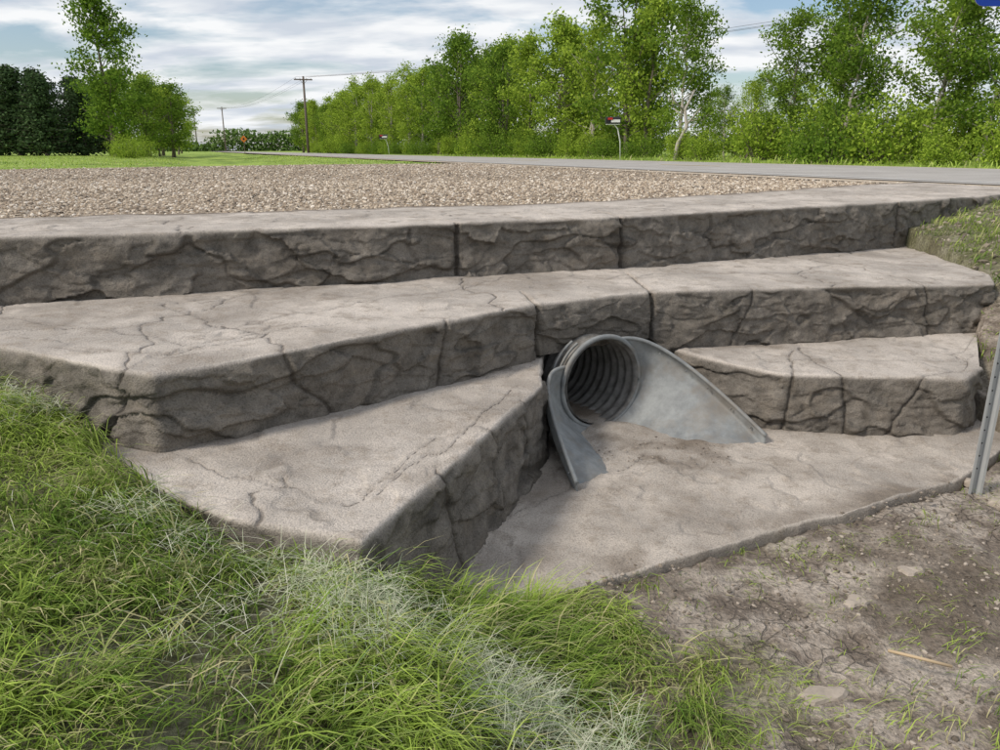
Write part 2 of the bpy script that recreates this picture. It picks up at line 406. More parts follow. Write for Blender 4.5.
xs=axis(-3.6,5.6,.028,900);ys=axis(.4,8.2,.028,900)
X,Y=np.meshgrid(xs,ys);Zg=Gc(X,Y)
V=np.stack([X,Y,Zg],-1).reshape(-1,3);q=grid_faces(len(ys),len(xs))
k=NT('ground_soil_and_grass')
g=k.attr('grassy')
n1=k.noise(5,5,.65);n2=k.noise(60,3,.7);n3=k.noise(.25,3,.6);n4=k.noise(1.5,3,.6)
ck=k.n.new('ShaderNodeTexVoronoi');ck.feature='DISTANCE_TO_EDGE';ck.inputs['Scale'].default_value=12
wv=k.n.new('ShaderNodeVectorMath');wv.operation='ADD'
nv=k.n.new('ShaderNodeTexNoise');nv.inputs['Scale'].default_value=7;k.l.new(k.co,nv.inputs['Vector'])
sc2=k.n.new('ShaderNodeVectorMath');sc2.operation='SCALE';sc2.inputs['Scale'].default_value=.16;k.l.new(nv.outputs['Color'],sc2.inputs[0])
k.l.new(k.co,wv.inputs[0]);k.l.new(sc2.outputs[0],wv.inputs[1]);k.l.new(wv.outputs[0],ck.inputs['Vector'])
crk=k.mapr(ck.outputs['Distance'],.0,.04,0,1)
mud=k.mix(k.ramp(n1,[(.42,0),(.58,1)]),(.19,.155,.125),(.42,.365,.31))
mud=k.mix(k.ramp(n4,[(.36,.8),(.50,0)]),mud,(.135,.108,.082))
mud=k.mix(1,mud,k.ramp(n2,[(.3,.55),(.6,1.1)]),'MULTIPLY')
crm=k.math('MAXIMUM',crk,k.ramp(n4,[(.50,.9),(.58,.4)]))
mud=k.mix(1,mud,k.mapr(crm,0,1,.45,1),'MULTIPLY')
gr=k.mix(k.ramp(n3,[(.35,0),(.65,1)]),(.20,.30,.055),(.34,.44,.09))
gr=k.mix(k.ramp(k.noise(.6,3,.7),[(.48,0),(.62,.6)]),gr,(.10,.16,.03))
soilg=k.mix(k.ramp(n2,[(.4,0),(.6,1)]),(.06,.065,.022),(.14,.16,.055))
gr=k.mix(k.attr('nearg'),gr,soilg)
k.color(k.mix(g,mud,gr));k.rough(.95)
h=k.math('ADD',k.math('MULTIPLY',n2,.5),k.math('MULTIPLY',crm,.4));h=k.math('ADD',h,k.math('MULTIPLY',n1,1.0))
k.bump(h,.9,.03);M_ground=k.m
me=mesh_np('ground',V,q.ravel(),np.arange(len(q))*4,[M_ground],smooth=True)
def dens(x,y):
    n=.925*x+.379*y
    e=x+.30*fbm(x*2.2,y*2.2,50,4)-.35*np.clip(1.9-y,0,1)
    d=1-sst(e,.15,.50)
    clump=sst(fbm(x*2.6,y*2.6,151,4),-.06,.28)
    d=np.maximum(d,.18+(.34+.32*(1-sst(y,1.6,2.3)))*clump)
    d=np.maximum(d,.35*sst(n,4.0,5.0)+.65*sst(n,4.6,5.6)*sst(fbm(x*1.1,y*1.1,52,3),-.35,.05))
    return np.clip(d,0,1)
DG=dens(X,Y)
fattr(me,'grassy',np.clip(np.maximum(DG*1.0-.38,sst(np.hypot(X,Y),10,13)),0,1));fattr(me,'nearg',1-sst(np.hypot(X,Y),8,14))
link(bpy.data.objects.new('ground',me))

# gravel driveway sheet
k=NT('gravel');v=k.vor(34,out='Color');vd=k.vor(34);big=k.noise(.5,3);
c=k.mix(k.ramp(v,[(.2,0),(.8,1)]),(.27,.21,.155),(.52,.43,.33))
c=k.mix(1,c,k.ramp(big,[(.3,.8),(.7,1.1)]),'MULTIPLY');c=k.mix(1,c,k.mapr(vd,0,.6,1.1,.6),'MULTIPLY')
k.color(c);k.rough(.9);M_grav=k.m
mb=MB();mb.poly([(x,y,1.035) for x,y in GRAV]);mb.obj('gravel_driveway',[M_grav])
def pebbles(name,N,poly,zf,smin,smax,bbox,mat,keep=None):
    x=rng.uniform(bbox[0],bbox[1],N);y=rng.uniform(bbox[2],bbox[3],N)
    m=inpoly(x,y,poly)
    if keep is not None: m&=keep(x,y)
    x,y=x[m],y[m];N=len(x)
    ico=np.array([(0,0,1),(.89,0,.45),(.28,.85,.45),(-.72,.53,.45),(-.72,-.53,.45),(.28,-.85,.45),(.72,.53,-.45),(-.28,.85,-.45),(-.89,0,-.45),(-.28,-.85,-.45),(.72,-.53,-.45)])
    Fc=np.array([(0,1,2),(0,2,3),(0,3,4),(0,4,5),(0,5,1),(1,6,2),(2,7,3),(3,8,4),(4,9,5),(5,10,1),(2,6,7),(3,7,8),(4,8,9),(5,9,10),(1,10,6)])
    d=ico[None]*(1+rng.uniform(-.28,.28,(N,11,1)))
    sz=rng.uniform(0,1,(N,1,1))**2*(smax-smin)+smin
    d=d*sz*np.stack([rng.uniform(.7,1.25,N),rng.uniform(.6,1,N),rng.uniform(.45,.8,N)],-1)[:,None,:]
    a=rng.uniform(0,6.28,N);c,s_=np.cos(a)[:,None],np.sin(a)[:,None]
    P=np.stack([d[...,0]*c-d[...,1]*s_+x[:,None],d[...,0]*s_+d[...,1]*c+y[:,None],d[...,2]+zf(x,y)[:,None]+sz[:,:,0]*.15],-1)
    L=(Fc[None]+np.arange(N)[:,None,None]*11).reshape(-1)
    me=mesh_np(name,P.reshape(-1,3),L,np.arange(len(L)//3)*3,[mat])
    return link(bpy.data.objects.new(name,me))
k=NT('pebble_stone');r=k.isl()
k.color(k.ramp(r,[(0,(.13,.11,.09)),(.25,(.32,.25,.185)),(.55,(.45,.37,.28)),(.8,(.57,.49,.39)),(1,(.74,.68,.60))]));k.rough(.9);M_peb=k.m
pebbles('gravel_stones',66000,GRAV,lambda x,y:np.full(x.shape,1.036),.008,.022,(-8,7,3,12),M_peb)
pebbles('gravel_stones',36000,GRAV,lambda x,y:np.full(x.shape,1.036),.012,.030,(-16,5,9,29),M_peb)
k=NT('soil_clod');r=k.isl();k.color(k.ramp(r,[(0,(.12,.10,.08)),(.6,(.25,.21,.17)),(1,(.42,.365,.31))]));k.rough(.95);M_clod=k.m
mudpoly=[(.2,1.3),(2.6,1.3),(3.6,3.2),(3.4,4.4),(2.8,4.3),(2.75,3.65),(2.2,3.18),(.1,2.2)]
pebbles('soil_clods',14000,mudpoly,lambda x,y:G(x,y),.002,.012,(0,4,1.2,4.6),M_clod,keep=lambda x,y:(fbm(x*3,y*3,60,3)>-.15))
bank=[(2.8,3.9),(3.4,5.1),(3.8,6.9),(5.1,7.8),(6,8),(5,4),(3.5,3)]
pebbles('soil_clods',4500,bank,lambda x,y:G(x,y),.004,.03,(2.5,6,3,8),M_clod)
pebbles('soil_clods',900,[(.4,3.5),(.6,3.95),(.9,3.95),(1.3,3.75),(1.2,3.4)],lambda x,y:np.full(x.shape,.004),.002,.007,(.2,1.5,3.3,4.1),M_clod,keep=lambda x,y:fbm(x*9,y*9,78,3)>-.1)
# soil banked loosely against the apron's front margin
pebbles('soil_clods',4200,[(.02,2.17),(2.2,3.18),(2.14,3.36),(.06,2.34)],lambda x,y:np.full(x.shape,-.004),.002,.011,(0,2.3,2.1,3.5),M_clod,keep=lambda x,y:fbm(x*5,y*5,79,3)>-.1)
mb=MB()
def rockmesh(cx,cy,w,d,h,rz):
    R=Matrix.Rotation(rz,3,'Z');b=len(mb.v);n=18
    for lev,(sc_l,zz) in enumerate(((1,-.5),(1.0,.3),(.86,.85),(.45,1.0))):
        for i in range(n):
            a=2*math.pi*i/n;q_=sc_l*(1+.18*math.sin(3*a+cx*9)+.12*math.sin(5*a+cy*17)+random.uniform(-.06,.06))
            p=R@Vector((w*q_*math.cos(a),d*q_*math.sin(a),h*zz*(1+.15*math.sin(2*a+cx))))
            mb.v.append((cx+p.x,cy+p.y,float(G(np.array(cx),np.array(cy)))+p.z))
    for l in range(3):
        for i in range(n): mb.f.append((b+l*n+i,b+l*n+(i+1)%n,b+(l+1)*n+(i+1)%n,b+(l+1)*n+i));mb.m.append(0);mb.sm.append(False)
    mb.f.append(tuple(b+3*n+i for i in range(n)));mb.m.append(0);mb.sm.append(False)
for a in [(.13,2.12,.06,.03,.02,.3),(.95,1.85,.08,.035,.018,.2),(1.25,2.3,.05,.03,.014,.6),(2.3,3.08,.10,.06,.025,.5),(2.28,3.3,.05,.04,.02,.2),(1.55,2.5,.05,.03,.015,.1)]: rockmesh(*a)
mb.obj('flat_stones',[simple('stone_tan',(.36,.31,.26),.95,var=.35,sc_=30)])
mb=MB();mb.tube([(1.19,1.96,.03),(1.26,1.91,.04),(1.34,1.88,.035)],.005,6);mb.obj('wood_stick',[simple('pale_wood',(.48,.37,.24),.8)])

# ------------------------------------------------------------ road
k=NT('asphalt_road');n1=k.noise(90,2,.7);n2=k.noise(.8,3,.6)
c=k.mix(k.ramp(n2,[(.3,0),(.7,1)]),(.32,.30,.28),(.42,.40,.375));c=k.mix(1,c,k.ramp(n1,[(.3,.8),(.7,1.15)]),'MULTIPLY')
k.color(c);k.rough(.9);M_road=k.m
def strip(name,n0,n1,z,mat,a=-150,b=900,dash=None):
    mb=MB();segs=[(a,b)] if not dash else [(t,t+dash[0]) for t in np.arange(a,300,dash[1])]
    for s0,s1 in segs:
        mb.poly([(RN.x*nn+RD.x*t,RN.y*nn+RD.y*t,z) for nn,t in((n0,s0),(n1,s0),(n1,s1),(n0,s1))])
    return mb.obj(name,[mat])
road=empty('road')
shd=simple('road_shoulder_gravel',(.42,.35,.27),.9,sc_=60)
for o in (strip('shoulder_near',9.3,10.2,1.047,shd),strip('asphalt',10.0,18.2,1.058,M_road),strip('shoulder_far',18.0,19.0,1.047,shd)): o.parent=road
wp=simple('road_paint_white',(.7,.7,.68),.6);yp=simple('road_paint_yellow',(.6,.42,.06),.6)
for o in(strip('edge_line_near',10.5,10.62,1.063,wp),strip('edge_line_far',17.6,17.72,1.063,wp),strip('centre_line',14.05,14.17,1.063,yp,dash=(3,12))): o.parent=road

# ------------------------------------------------------------ grass blades
def blades(name,x,y,z,length,width,az,lean,mat,curl=.6,shade=None,dry=None):
    N=len(x);ts=np.array([0,.35,.7,1.0])
    dirx,diry=np.cos(az),np.sin(az);px,py=-diry,dirx
    tw=rng.uniform(-.5,.5,N)
    pts=[];cur=np.stack([x,y,z],-1);ang=lean.copy()
    pts.append(cur)
    for i in range(3):
        seg=length*(ts[i+1]-ts[i])
        cur=cur+np.stack([dirx*np.sin(ang)*seg,diry*np.sin(ang)*seg,np.cos(ang)*seg],-1)
        cur=cur+np.stack([px*tw*seg*.35,py*tw*seg*.35,0*seg],-1)
        pts.append(cur);ang=ang+curl*rng.uniform(.5,1.5,N)*.8
    W=np.stack([px,py,0*px],-1)*width[:,None]*.5
    vs=[pts[0]-W*.8,pts[0]+W*.8,pts[1]-W,pts[1]+W,pts[2]-W*.7,pts[2]+W*.7,pts[3]]
    V=np.stack(vs,1).reshape(-1,3)
    b=np.arange(N)[:,None]*7
    L=(b+np.array([0,1,3,2, 2,3,5,4, 4,5,6])[None]).reshape(-1)
    st=(np.arange(N)[:,None]*11+np.array([0,4,8])[None]).reshape(-1)
    me=mesh_np(name,V,L,st,[mat],smooth=True)
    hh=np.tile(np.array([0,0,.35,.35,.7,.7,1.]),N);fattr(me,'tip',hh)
    fattr(me,'shade',np.repeat(shade if shade is not None else np.full(N,.5),7))
    fattr(me,'dry',np.repeat(dry if dry is not None else np.zeros(N),7))
    return link(bpy.data.objects.new(name,me))
def grassmat(name,dark,light,dry):
    k=NT(name);r=k.isl()
    c=k.mix(k.attr('shade'),dark,light)
    c=k.mix(k.ramp(r,[(0,0),(.75,.15),(.88,.3),(.94,1)]),c,dry)
    c=k.mix(k.attr('dry'),c,dry)
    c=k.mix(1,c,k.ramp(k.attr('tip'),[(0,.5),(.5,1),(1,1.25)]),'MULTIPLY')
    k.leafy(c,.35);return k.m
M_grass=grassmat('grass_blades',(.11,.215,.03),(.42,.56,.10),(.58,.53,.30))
NO=[P_TOP,P_MID,P_LL,P_LR,P_AP,GRAV]
def scatter(N,bb,df):
    x=rng.uniform(bb[0],bb[1],N);y=rng.uniform(bb[2],bb[3],N)
    m=rng.random(N)<df(x,y)
    for P in NO: m&=~inpoly(x,y,P)
    return x[m],y[m]
def near_grass(N,bb,df,lmin,lmax,wd,per=7,cr=.022,name='grass',leanm=.6):
    cx,cy=scatter(N//per,bb,df);n=len(cx)
    x=np.repeat(cx,per)+rng.normal(0,cr,n*per);y=np.repeat(cy,per)+rng.normal(0,cr,n*per)
    m=np.ones(len(x),bool)
    for P in NO: m&=~inpoly(x,y,P)
    idx=np.repeat(np.arange(n),per)[m];x,y=x[m],y[m];N=len(x)
    cl=rng.uniform(.4,1.6,n)[idx]*(1+.6*fbm(x*2.4,y*2.4,70,3))
    length=rng.uniform(lmin,lmax,N)*cl
    az=(2.6*fbm(x*1.6,y*1.6,71,2)-1.0)+rng.normal(0,.6,n)[idx]+rng.normal(0,.5,N)
    lean=np.abs(rng.normal(leanm,.38,N)+rng.normal(0,.3,n)[idx])*(1+.5*vn(x*2.3,y*2.3,72))
    sh=np.clip(.5+.95*fbm(x*2.6,y*2.6,73,4)+rng.normal(0,.18,n)[idx]+rng.normal(0,.15,N),0,1)
    dr=np.clip((rng.random(n)[idx]<.07+.25*sst(fbm(x*4,y*4,76,3),.1,.4))*rng.uniform(.3,.95,N),0,1)
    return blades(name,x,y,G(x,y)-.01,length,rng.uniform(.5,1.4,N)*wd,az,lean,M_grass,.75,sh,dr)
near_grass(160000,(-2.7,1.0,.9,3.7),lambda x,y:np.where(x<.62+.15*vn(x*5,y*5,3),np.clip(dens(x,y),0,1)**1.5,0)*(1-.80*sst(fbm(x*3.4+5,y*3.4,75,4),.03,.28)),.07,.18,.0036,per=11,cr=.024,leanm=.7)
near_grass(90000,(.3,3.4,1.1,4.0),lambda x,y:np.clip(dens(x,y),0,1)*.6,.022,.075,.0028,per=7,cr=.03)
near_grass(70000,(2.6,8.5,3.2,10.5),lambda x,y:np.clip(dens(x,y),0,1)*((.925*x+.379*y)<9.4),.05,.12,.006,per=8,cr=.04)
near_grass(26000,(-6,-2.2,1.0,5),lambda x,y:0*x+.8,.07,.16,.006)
def meadow(N,bb,l,w,cond):
    x,y=scatter(N,bb,lambda x,y:1.0*cond(x,y));N=len(x)
    sh=np.clip(.75+.9*fbm(x*.2,y*.4,80,3)+rng.normal(0,.15,N),0,1)
    blades('meadow_grass',x,y,Gc(x,y)-.02,rng.uniform(.5,1.3,N)*l,rng.uniform(.7,1.3,N)*w,rng.uniform(0,6.28,N),np.abs(rng.normal(.3,.25,N)),M_grass,.5,sh)
meadow(36000,(-50,2,10,70),.10,.03,lambda x,y:(.925*x+.379*y)<9.0)
meadow(24000,(-20,30,8,70),.3,.035,lambda x,y:((.925*x+.379*y)>19.3)&((.925*x+.379*y)<27))
# erosion netting fibres
k=NT('netting_fibre');r=k.isl();c=k.ramp(r,[(0,(.38,.50,.30)),(.4,(.60,.63,.45)),(1,(.85,.83,.68))]);k.leafy(c,.3);M_net=k.m
X_=[];Y_=[]
for cx,cy,a,b,ang,N in((-.50,1.80,.11,.06,-.25,600),(-.36,1.70,.11,.06,-.9,700),(-.22,1.62,.13,.06,-.7,600),(.06,1.52,.11,.08,-.5,900),(.2,1.42,.10,.07,-.6,700),(-1.86,2.78,.10,.12,0.6,900),(-1.0,1.98,.10,.04,-.4,360),(.0,1.68,.18,.05,-.5,350),(-.6,1.6,.3,.14,-.5,500),(.3,1.5,.2,.1,-.5,450)):
    u=rng.normal(0,1,N)*a;v=rng.normal(0,1,N)*b+.04*np.sin(u*25+cx*9)
    X_.append(cx+u*math.cos(ang)-v*math.sin(ang));Y_.append(cy+u*math.sin(ang)+v*math.cos(ang))
x=np.concatenate(X_);y=np.concatenate(Y_);m=fbm(x*9,y*9,90,3)>-.10
for P in NO:m&=~inpoly(x,y,P)
x,y=x[m],y[m];N=len(x)
blades('erosion_netting',x,y,G(x,y)+rng.uniform(.03,.10,N),rng.uniform(.03,.15,N),np.full(N,.0015),rng.uniform(0,6.28,N),rng.uniform(1.0,1.5,N),M_net,.3)

# ------------------------------------------------------------ trees
def leafmat(name,dark,light,tr=.4):
    k=NT(name);r=k.isl();oi=k.n.new('ShaderNodeObjectInfo').outputs['Random']
    c=k.mix(r,dark,light)
    c=k.mix(k.mapr(oi,0,1,0,.5),c,tuple(v*.75 for v in light))
    k.leafy(c,tr);return k.m
L_bright=leafmat('foliage_spring',(.12,.21,.026),(.44,.57,.08))
L_mid=leafmat('foliage_green',(.06,.13,.022),(.24,.36,.05))
L_dark=leafmat('foliage_conifer',(.035,.065,.03),(.10,.155,.065),.15)
B_dark=simple('bark_grey',(.16,.135,.11),.9,sc_=20);B_light=simple('bark_pale',(.38,.345,.30),.9,sc_=12)
def leaves(P,sz):
    N=len(P);a=rng.normal(0,1,(N,3));a/=np.linalg.norm(a,axis=1)[:,None]
    b=rng.normal(0,1,(N,3));b-=a*(a*b).sum(1)[:,None];b/=np.linalg.norm(b,axis=1)[:,None]
    s_=(sz*rng.uniform(.6,1.35,N))[:,None]
    return np.stack([P-a*s_*.5,P+b*s_*.3,P+a*s_*.5,P-b*s_*.3],1).reshape(-1,3)
def finish(name,mb,P,ls,bark,leaf):
    nl=len(P);LV=leaves(P,ls);nv=len(mb.v);V=np.vstack([np.array(mb.v),LV])
    loops=[i for f in mb.f for i in f];st=np.r_[0,np.cumsum([len(f) for f in mb.f])][:-1]
    return mesh_np(name,V,np.r_[loops,np.arange(nl*4)+nv],np.r_[st,len(loops)+np.arange(nl)*4],[bark,leaf],np.r_[np.zeros(len(mb.f)),np.ones(nl)])
def tree_mesh(name,h,cw,cb,nl,ls,bark,leaf,seed,limbs=26,multi=1,shape=1.0,lean=.07):
    rs=random.Random(seed);mb=MB();cent=[]
    for tk in range(multi):
        ox,oy=(rs.uniform(-.5,.5)*(multi>1) for _ in(0,1));lx,ly=rs.uniform(-lean,lean)*h,rs.uniform(-lean,lean)*h
        pts=[];hh=h*rs.uniform(.85,1)
        for i in range(9):
            t=i/8;pts.append(Vector((ox+lx*t+rs.uniform(-.1,.1),oy+ly*t+rs.uniform(-.1,.1),-.3+hh*.97*t)))
        r0=h*.012+.02
        mb.tube(pts,[r0*(1-.9*i/8) for i in range(9)],7)
        for j in range(limbs//multi):
            t=cb+(1-cb)*((j+rs.random())/(limbs/multi));t=min(t,.98)
            i=min(7,int(t*8));p=pts[i].lerp(pts[i+1],t*8-i)
            tt=(t-cb)/(1-cb);prof=(math.sin(math.pi*min(1,(tt*.8+.2)))**.7)*shape*rs.uniform(.45,1.25)
            ln=max(.4,cw*.5*prof);a=rs.uniform(0,6.28);up=rs.uniform(.3,1.0)
            e=p+Vector((math.cos(a),math.sin(a),up))*ln
            m_=p.lerp(e,.5)+Vector((0,0,-.05*ln))
            mb.tube([p,m_,e],[r0*.35*(1-t*.6),r0*.22*(1-t*.6),.012],5,cap=False)
            for q_ in range(3):
                c_=p.lerp(e,rs.uniform(.4,1.1));cent.append((c_.x+rs.uniform(-.2,.2),c_.y+rs.uniform(-.2,.2),c_.z+rs.uniform(-.2,.3),rs.uniform(.16,.42)*(cw/4)))
                if q_==0:
                    e2=Vector(cent[-1][:3]);mb.tube([m_,e2],[.02,.008],4,cap=False)
    cent=np.array(cent);w=cent[:,3]**1.5;idx=rng.choice(len(cent),nl,p=w/w.sum())
    P=cent[idx,:3]+rng.normal(0,1,(nl,3))*cent[idx,3:4]*np.array([1,1,.75])
    P[:,2]=np.maximum(P[:,2],.1)
    return finish(name,mb,P,ls,bark,leaf)
def conifer_mesh(name,h,w,seed,nl=7000):
    rs=random.Random(seed);mb=MB();mb.tube([(0,0,-.3),(0,0,h*.5),(0,0,h)],[.18,.1,.02],7);P=[]
    for lv in range(26):
        t=lv/26;z=.4+(h-.6)*t;rad=w*.5*(1-t)**.6*rs.uniform(.75,1.15)+.15
        for b in range(9):
            a=rs.uniform(0,6.28);l=rad*rs.uniform(.5,1.3)
            e=Vector((math.cos(a)*l,math.sin(a)*l,z+.10*l));mb.tube([(0,0,z),e],[.03,.01],4,cap=False)
            for k_ in range(nl//234):
                q_=rs.random()**.6;P.append((e.x*q_+rs.gauss(0,.2),e.y*q_+rs.gauss(0,.2),z+.1*l*q_+rs.gauss(0,.2)))
    return finish(name,mb,np.array(P),.26,B_dark,L_dark)
def shrub_mesh(name,h,w,nl,ls,leaf,seed):
    rs=random.Random(seed);mb=MB();cent=[]
    for j in range(22):
        a=rs.uniform(0,6.28);l=rs.random()**.6*w*.5;e=Vector((math.cos(a)*l,math.sin(a)*l,h*rs.uniform(.2,1)*(1-.35*l/(w*.5))))
        mb.tube([(e.x*.15,e.y*.15,-.2),(e.x*.6,e.y*.6,e.z*.6),e],[.03,.02,.008],4,cap=False)
        cent.append((*e,rs.uniform(.15,.4)));cent.append((e.x*.8,e.y*.8,e.z*.55,rs.uniform(.2,.45)))
    cent=np.array(cent);idx=rng.integers(0,len(cent),nl)
    P=cent[idx,:3]+rng.normal(0,1,(nl,3))*cent[idx,3:4]*(w/3.5);P[:,2]=np.abs(P[:,2])
    return finish(name,mb,P,ls,B_dark,leaf)
TR=[tree_mesh('deciduous_tree_a',10,4.6,.12,6500,.22,B_dark,L_bright,1,limbs=34),
    tree_mesh('deciduous_tree_b',10,4.0,.16,5500,.21,B_light,L_bright,2,limbs=30,multi=2),
    tree_mesh('deciduous_tree_c',10,5.2,.10,6500,.23,B_dark,L_mid,3,limbs=36,multi=2),
    tree_mesh('deciduous_tree_d',10,3.6,.2,4500,.20,B_light,L_bright,4,limbs=26),
    tree_mesh('deciduous_tree_e',10,4.4,.14,6000,.22,B_dark,L_bright,5,limbs=30)]
NEAR=[tree_mesh('ash_tree_a',8,4.0,.22,8500,.13,B_light,L_bright,11,limbs=32,multi=2),
      tree_mesh('ash_tree_b',8,4.4,.16,9500,.135,B_dark,L_bright,12,limbs=36,multi=3),
      tree_mesh('ash_tree_c',8,3.4,.20,7000,.13,B_light,L_mid,13,limbs=26)]
SH=[shrub_mesh('shrub_a',2.6,3.4,3500,.15,L_bright,21),shrub_mesh('shrub_b',2.2,3.8,3500,.15,L_mid,22),shrub_mesh('shrub_c',3.2,3.0,3500,.16,L_bright,23)]
CO=[conifer_mesh('conifer_a',8,5.2,31),conifer_mesh('conifer_b',8,4.4,32)]
def put(name,me,x,y,s,rz=None,sz=None):
    o=link(bpy.data.objects.new(name,me));o.location=(x,y,float(Gc(np.array(x),np.array(y)))-.05)
    o.scale=(s,s,sz or s);o.rotation_euler=(0,0,random.uniform(0,6.28) if rz is None else rz);return o
def lineX(c,y): return c-.41*y
y=25.5
while y<180:
    h=random.uniform(9.0,11.8) if y>43 else random.uniform(7.0,8.8)
    if y<27.5: h=3.2
    if 37.2<y<42.0: h=random.uniform(3.6,4.6)
    me=random.choice(NEAR if y<46 else TR);b=8 if y<46 else 10
    s_=h/b
    put('deciduous_tree',me,lineX(27.5,y)+random.uniform(-1,1.5),y+random.uniform(-.6,.6),s_*random.uniform(.9,1.15),sz=s_)
    y+=random.uniform(1.6,2.3) if y<37 else (random.uniform(2.2,3.4) if y<60 else random.uniform(3.2,4.8))
y=30
while y<190:
    h=random.uniform(8.5,12) if y>54 else random.uniform(6.0,7.5)
    if 42<y<50: h=4.6
    put('deciduous_tree',random.choice(TR),lineX(33.5,y)+random.uniform(-1.5,1.5),y,h/10*random.uniform(.95,1.2),sz=h/10)
    y+=random.uniform(3.0,4.2) if y<42 else random.uniform(4,6.5)
y=24
while y<150:
    s_=random.uniform(.45,.95)*(1.2 if y>60 else 1)
    put('shrub',random.choice(SH),lineX(25.8,y)+random.uniform(-.8,1.6),y,s_);y+=random.uniform(1.6,3.0)*(1 if y<70 else 1.6)
y=24
while y<90:
    put('shrub',random.choice(SH),lineX(30.5,y)+random.uniform(-1,1),y,random.uniform(.8,1.3));y+=random.uniform(2.4,3.8)
# left side trees
put('poplar_tree',tree_mesh('poplar_tree',13,5.0,.10,10000,.24,B_dark,L_mid,41,limbs=50,shape=.9,lean=.01),-29.5,60,1.0,rz=1)
for x,y_,h in((-40.5,70,7.0),(-43.5,71,7.8),(-46,72,8.2),(-38.6,73,6.4),(-48.5,74,8.6),(-44,76,8.0),(-41,77,7.4),(-53,76,9.5),(-59,78,9)):
    put('pine_tree',random.choice(CO),x,y_,h/8*1.3,sz=h/8)
for x,y_,h in((-38,76,8.0),(-36,80,8.5),(-41,84,9),(-37.5,86,8),(-42,98,8.5),(-46.5,113,9),(-52,128,9),(-33,74,7.5),(-34.5,83,8)):
    put('deciduous_tree',random.choice([TR[2],TR[4]]),x,y_,h/10*1.3,sz=h/10)
for x,y_,s_ in((-25.5,54,.6),(-27,56,.6),(-30,66,.7)):
    put('shrub',random.choice(SH),x,y_,s_)
P=[]
for a in np.arange(-math.pi,math.pi,.012):
    R=330+40*math.sin(a*5);x,y_=R*math.sin(a),R*math.cos(a);hh=6.5+2.2*math.sin(a*37)+1.5*math.sin(a*91)
    m=420;P.append(np.stack([x+rng.normal(0,2.4,m),y_+rng.normal(0,2.4,m),rng.uniform(0,1,m)**1.2*hh-.3],-1))
P=np.vstack(P);LV=leaves(P,1.15)
L_far=leafmat('foliage_distant',(.07,.13,.035),(.17,.26,.07),.2)
me=mesh_np('distant_trees',LV,np.arange(len(LV)),np.arange(len(P))*4,[L_far]);link(bpy.data.objects.new('distant_trees',me))

# ------------------------------------------------------------ street furniture
wood=simple('weathered_wood',(.15,.12,.10),.9);por=simple('porcelain',(.5,.5,.5),.4)
poles=[(-30.6,125,11.6),(-87.5,250,13.5),(-105,272,13.5),(44,52,12.5)]
for x,y_,h in poles:
    z0=float(Gc(np.array(x),np.array(y_)));mb=MB();mb.tube([(0,0,-.5),(0,0,h*.5),(0,0,h)],[.22,.19,.15],10)
    R=Matrix.Rotation(math.radians(15),3,'Z');mb.box((0,-.16,h-.5),(2.8,.14,.18),0,R)
    for sx in(-1.15,-.5,.5,1.15): p=R@Vector((sx,0,0));mb.tube([(p.x,p.y-.14,h-.42),(p.x,p.y-.14,h-.22)],.05,6,1)
    mb.tube([R@Vector((-.6,-.2,h-.5)),(0,-.14,h-1.2)],.03,5);mb.tube([R@Vector((.6,-.2,h-.5)),(0,-.14,h-1.2)],.03,5)
    o=mb.obj('power_pole',[wood,por]);o.location=(x,y_,z0)
mb=MB()
def wire(a,b,sag):
    a,b=Vector(a),Vector(b);pts=[]
    for i in range(31):
        t=i/30;p=a.lerp(b,t);p.z-=sag*4*t*(1-t);pts.append(p)
    mb.tube(pts,.014,4,cap=False)
for dx in(-1.15,.5,1.15):
    wire((-30.6+dx,125,12.4),(44+dx,52,13.3),1.2);wire((-30.6+dx,125,12.4),(-87.5+dx,250,14.2),1.5)
mb.obj('power_lines',[simple('wire',(.05,.05,.05),.6)])
mbk=simple('mailbox_black',(.02,.02,.022),.4);mwt=simple('mailbox_white',(.75,.75,.73),.5);mrd=simple('mailbox_red',(.45,.03,.02),.5)
def mailbox(x,y_,zc,w):
    e=empty('mailbox',(x,y_,0));z0=float(Gc(np.array(x),np.array(y_)))
    mb=MB();h=w*.45;pr=[(-.5,0),(.5,0),(.5,.55)]+[(.5*math.cos(a),.55+.45*math.sin(a)) for a in np.linspace(.2,2.94,9)]+[(-.5,.55)]
    d=w*.5;f=[(-w/2,px*d,zc+pz_*h-h/2) for px,pz_ in pr];b=[(w/2,p[1],p[2]) for p in f];n=len(pr)
    mb.poly(f,0);mb.poly(b[::-1],1)
    for i in range(n): mb.poly([f[i],b[i],b[(i+1)%n],f[(i+1)%n]],0)
    mb.box((w*.15,-d/2-.008,zc-.04),(w*.6,.012,h*.4),1);mb.box((-w*.22,-d/2-.03,zc+h*.2),(w*.32,.02,h*.3),2)
    mb.obj('box',[mbk,mwt,mrd],e)
    mb=MB();mb.box((0,0,zc-h/2-.03),(w*.9,d*.8,.04))
    mb.tube([(w*.1,0,zc-h/2-.04),(w*.35,0,zc-h/2-.25),(w*.55,0,zc-h-.7),(w*.62,0,z0-.2)],.03,8)
    mb.obj('post',[mwt],e)
mailbox(5.75,40.3,2.95,.75);mailbox(-12.6,85,2.9,.9)
mb=MB();mb.tube([(9.6,40.5,.6),(9.75,40.5,1.8),(10.1,40.4,2.6),(10.0,40.6,3.4),(10.4,40.5,4.3)],[.13,.11,.09,.07,.04],8)
mb.tube([(10.0,40.6,3.3),(9.4,40.4,3.8),(9.2,40.3,4.3)],[.05,.04,.02],6);mb.tube([(10.1,40.4,2.7),(10.7,40.2,3.5)],[.05,.02],6)
